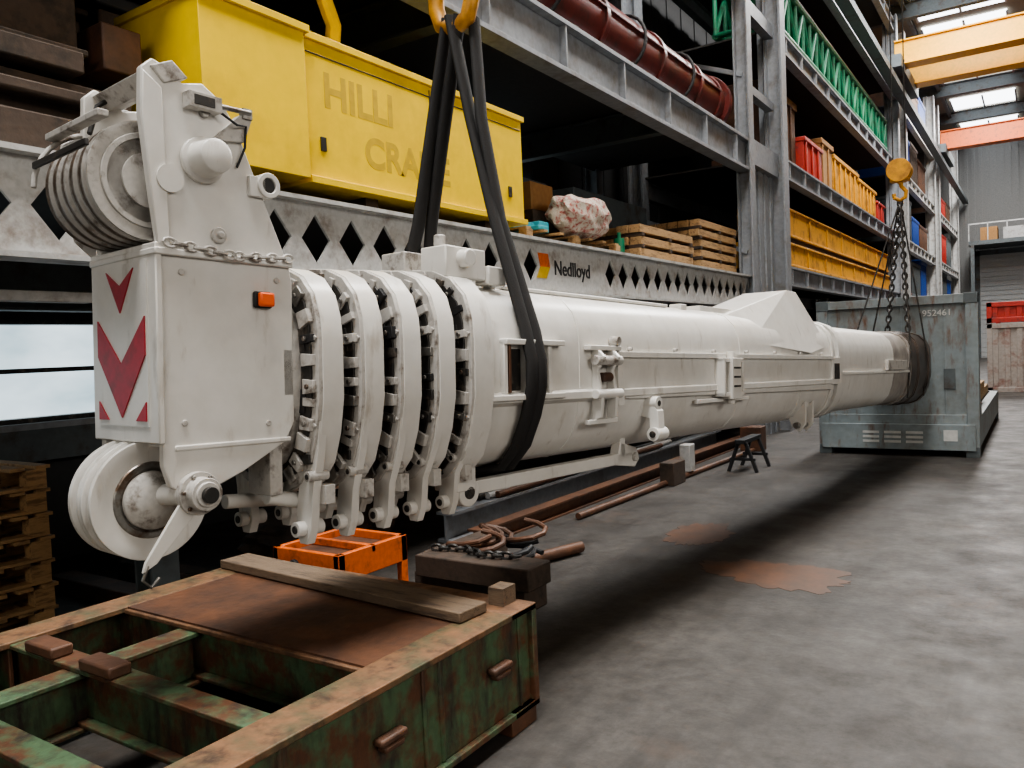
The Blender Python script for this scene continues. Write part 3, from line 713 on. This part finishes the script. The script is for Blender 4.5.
for i in range(5): 
    xc=-.265-.07*i; b.lathe_x([(-.014,SR*.80),(-.014,SR*1.0),(.014,SR*1.0),(.014,SR*.80)],(xc,SY,SZ),grooved)
b.lathe_x([(0,.05),(.0,.10),(.012,.10),(.012,.05)],(-.2,SY,SZ),whited)
b.lathe_x([(0,.15),(.006,.152),(.006,.17),(.0,.172)],(-.2,SY,SZ),whited)
b.cyl((HF-.03,SY+.03,SZ),(HN+.02,SY+.03,SZ),.05,white)
b.end("upper_sheaves",boom)
b=B()
b.tube([(-.6,SY-.24*math.sin(R(a)),SZ+.24*math.cos(R(a))) for a in range(-10,100,10)],.010,whited); 
b.box(-.6,-.14,-1.715,-1.70,1.30,1.325,darkm)
b.prism([(-1.48,.98),(-1.56,1.05),(-1.62,1.3),(-1.60,1.42),(-1.48,1.5)],'x',-.635,-.622,whited)
b.box(-.62,-.17,-1.66,-1.62,1.42,1.445,whited)
b.end("rope_guard",boom,bevel=.004)
b=B()
LY,LZ,LR=-1.44,.06,.225
sheave(b,-.34,LY,LZ,LR,.085,white,grooved); sheave(b,-.435,LY,LZ,LR,.085,white,grooved)
b.lathe_x([(0,.11),(.02,.11),(.05,.08),(.06,.05)],(-.30,LY,LZ),whited)
b.lathe_x([(0,.118),(.004,.12),(.006,.140),(.0,.145)],(-.297,LY,LZ),steel)
b.cyl((-.5,LY,LZ),(HN+.0,-1.40,.09),.04,white)
b.lathe_x([(0,.001),(0,.08),(.03,.08),(.03,.06),(.08,.06),(.08,.045),(.09,.045),(.09,0.001)],(HN,-1.36,.09),whited)
b.lathe_x([(0,.001),(0,.03),(.02,.03),(.02,.001)],(HN+.09,-1.36,.09),darkm)
for a in range(6): b.cyl((HN+.03,-1.36+.068*math.cos(a),.09+.068*math.sin(a)),(HN+.042,-1.36+.068*math.cos(a),.09+.068*math.sin(a)),.008,steel,6)
b.prism([(-1.32,.04),(-1.38,.01),(-1.52,-.14),(-1.57,-.165),(-1.56,-.13),(-1.43,.06)],'x',HN-.0,HN+.015,white)
b.tube([(HN+.01,-1.55,-.14),(HN+.01,-1.57,-.19),(HN+.01,-1.54,-.22),(HN+.01,-1.51,-.19)],.006,steel)
b.end("lower_sheave",boom,bevel=.003)
b=B()
b.lathe_x([(0,.001),(0,.085),(.02,.085),(.025,.068),(.11,.062),(.12,.045),(.12,.001)],(HN,-1.31,1.32),white)
b.lathe_x([(0,.001),(0,.03),(.015,.03),(.015,.012),(.03,.012),(.03,.001)],(HN,-1.25,1.05),whited)
b.lathe_x([(0,.001),(0,.02),(.02,.02),(.02,.001)],(HN,-1.30,1.50),steel)
b.lathe_x([(-.05,.03),(-.05,.05),(.03,.05),(.03,.03),(-.05,.03)],(HN,-1.04,1.27),white); b.box(HN-.05,HN+.02,-1.12,-1.05,1.22,1.30,white)
b.lathe_x([(-.02,.001),(-.02,.03),(.02,.03),(.02,.001)],(HN,-1.04,1.27),darkm)
b.prism([(-1.28,1.40),(-1.14,1.42),(-1.1,1.53),(-1.16,1.52),(-1.22,1.46)],'x',HN-.02,HN+.02,whited)
for (yy,zz) in ((-1.40,.9),(-1.0,.9),(-1.40,.35),(-1.05,.33)): b.lathe_x([(0,.001),(0,.012),(.008,.012),(.008,.001)],(HN,yy,zz),whited,12)
b.end("pin_bosses",boom,bevel=.003)
b=B()
b.box(HN,HN+.05,-1.38,-1.25,1.50,1.555,whited); b.box(HN+.05,HN+.054,-1.36,-1.28,1.51,1.545,darkm); b.cyl((HN+.03,-1.25,1.53),(HN+.03,-1.12,1.535),.010,steel)
b.tube([(HN+.03,-1.25,1.51),(HN+.05,-1.19,1.47),(HN+.03,-1.14,1.48),(HN+.02,-1.14,1.4),(HN+.01,-1.17,1.32)],.005,blackm)
b.box(HN,HN+.03,-1.15,-1.11,1.51,1.55,steel)
b.end("limit_switch",boom,bevel=.004)
b=B(); b.box(HN,HN+.02,-1.11,-1.03,.785,.85,blackm); b.box(HN+.02,HN+.045,-1.10,-1.035,.79,.845,orangem); b.end("marker_lamp",boom,bevel=.008)
b=B(); b.chain((HN+.025,-1.47,1.0),(HN+.03,-1.2,.975),whited,.05,.006); b.chain((HN+.03,-1.2,.975),(HN+.025,-.94,.99),whited,.05,.006); b.end("safety_chain",boom)
b=B()
b.cyl((HN-.1,-1.0,.02),(HN-.1,-.82,-.02),.032,white); b.box(HN-.2,HN-.04,-1.02,-.96,.03,.28,whited)
b.cyl((HN-.25,-1.1,-.0),(HN-.25,-.85,-.02),.03,white)
b.tube([(HN-.4,-1.54,1.45),(HN-.42,-1.50,1.57),(HN-.4,-1.44,1.62)],.01,darkm)
b.prism([(-1.5,1.62),(-1.42,1.66),(-1.36,1.61),(-1.45,1.57)],'x',HF-.02,HN+.01,whited)
b.end("head_fittings",boom,bevel=.004)

# ---------------------------------------------------------------- slings and hooks
b=B()
hk=(-.36,.32,2.47)
def sling(y1,y2,w,hx=0):
    path=[(hk[0]+hx,.30+hx,2.46),(-.26+hx*.6,.30+(y1-.30)*.3,1.9),(-.14,.30+(y1-.30)*.62,1.35),(-.035,.30+(y1-.3)*.88,.95),(.022,y1,.74),(.06,y1,.58),(.06,y1,.44),(.015,y1,.28),(-.05,y1-.01,.12),(-.15,y1-.02,.0),(-.37,(y1+y2)/2,-.03),(-.6,y2,.03),(-.69,y2,.14),(-.74,y2,.27),(-.765,y2,.42),(-.765,y2,.7),(-.70,y2,.9),(-.6,(y2+.32)/2,1.35),(hk[0]-.04+hx,.32,2.46)]
    loops=[]
    for i,p_ in enumerate(path):
        p_=Vector(p_); t=(Vector(path[min(i+1,len(path)-1)])-Vector(path[max(i-1,0)])).normalized()
        W=Vector((0,1,0)); W=(W-t*W.dot(t)).normalized(); Nn=t.cross(W)
        loops.append([tuple(p_+W*w*math.cos(a)+Nn*.022*math.sin(a)) for a in [2*math.pi*k/12 for k in range(12)]])
    b.loft(loops,slingm)
sling(.43,.20,.046); sling(.51,.40,.044,.09)
o=b.end("lifting_sling",angle=60); o.matrix_world=BM
hw=BM@Vector((-.35,.32,2.47))
b=B()
x,y,z=hw
b.tube([(x+.03,y,z+.42),(x+.03,y,z+.3),(x+.10,y,z+.2),(x+.13,y,z+.08),(x+.09,y,z-.03),(x,y,z-.07),(x-.09,y,z-.03),(x-.12,y,z+.06),(x-.12,y,z+.12)],.045,orangeb,14)
b.box(x-.12,x+.16,y-.09,y+.09,z+.38,z+.75,yellow); b.cyl((x+.02,y-.12,z+.58),(x+.02,y+.12,z+.58),.2,yellow,32)
for dx in (-.1,.1):
    for dy in (-.06,.06): b.cyl((x+dx,y+dy,z+.6),(x+dx,y+dy,10.6),.01,darkm,8)
b.end("crane_hook",bevel=.006)
tp=BM@Vector((-.25,9.35,1.0)); x,y=tp.x,tp.y; z=3.95
b=B()
b.box(x-.12,x+.12,y-.08,y+.08,z+.02,z+.25,orangeb); b.cyl((x,y-.11,z+.17),(x,y+.11,z+.17),.16,orangeb,32)
b.tube([(x,y,z+.08),(x+.02,y,z-.05),(x+.08,y,z-.12),(x+.07,y,z-.2),(x,y,z-.24),(x-.07,y,z-.2),(x-.08,y,z-.14)],.028,orangeb,12)
for dx in (-.08,.08): b.cyl((x+dx,y,z+.2),(x+dx,y,10.6),.009,darkm,8)
b.end("crane_hook.001",bevel=.006)
b=B()
for p_ in ((-.15,9.2,1.01),(-.42,9.2,1.01)):
    b.chain((x,y,z-.24),BM@Vector(p_),darkm,.10,.013)
for p_,q_ in (((.02,9.5,.7),(-.03,9.5,.1)),((.02,8.6,.7),(-.03,8.6,.1)),((-.76,8.6,.7),(-.71,8.6,.1)),((-.76,9.5,.7),(-.71,9.5,.1))):
    b.tube([(x,y,z-.24),tuple(BM@Vector(p_)),tuple(BM@Vector(q_))],.011,darkm,8)
b.end("chain_sling")

# ---------------------------------------------------------------- lights
def area(name,loc,rot,sx,sy,P,c=(1,1,1)):
    l=bpy.data.lights.new(name,'AREA'); l.shape='RECTANGLE'; l.size=sx; l.size_y=sy; l.energy=P; l.color=c
    o=bpy.data.objects.new(name,l); S.collection.objects.link(o); o.location=loc; o.rotation_euler=rot; return o
for i,(yy,P) in enumerate(((1,2900),(11,2700),(24,2300),(38,2400),(50,2200))):
    area("skylight_lamp_%d"%i,(-1.6,yy,13.3),(0,0,0),2.6,7,P,(1,.98,.95))
area("window_daylight",(13,2,7.5),(0,R(68),0),4,12,900,(1,.94,.86))
area("rear_fill",(2,-8.5,5),(R(78),0,R(14)),6,4,280,(1,.94,.86))  # added fill lamp behind the camera, lights the front of the boom head
w=bpy.data.worlds.new("world"); S.world=w; w.use_nodes=True
w.node_tree.nodes["Background"].inputs[0].default_value=(.6,.7,.8,1); w.node_tree.nodes["Background"].inputs[1].default_value=.3
try:
    S.view_settings.view_transform='AgX'; S.view_settings.look='AgX - Medium High Contrast'
except Exception as ex: print(ex)
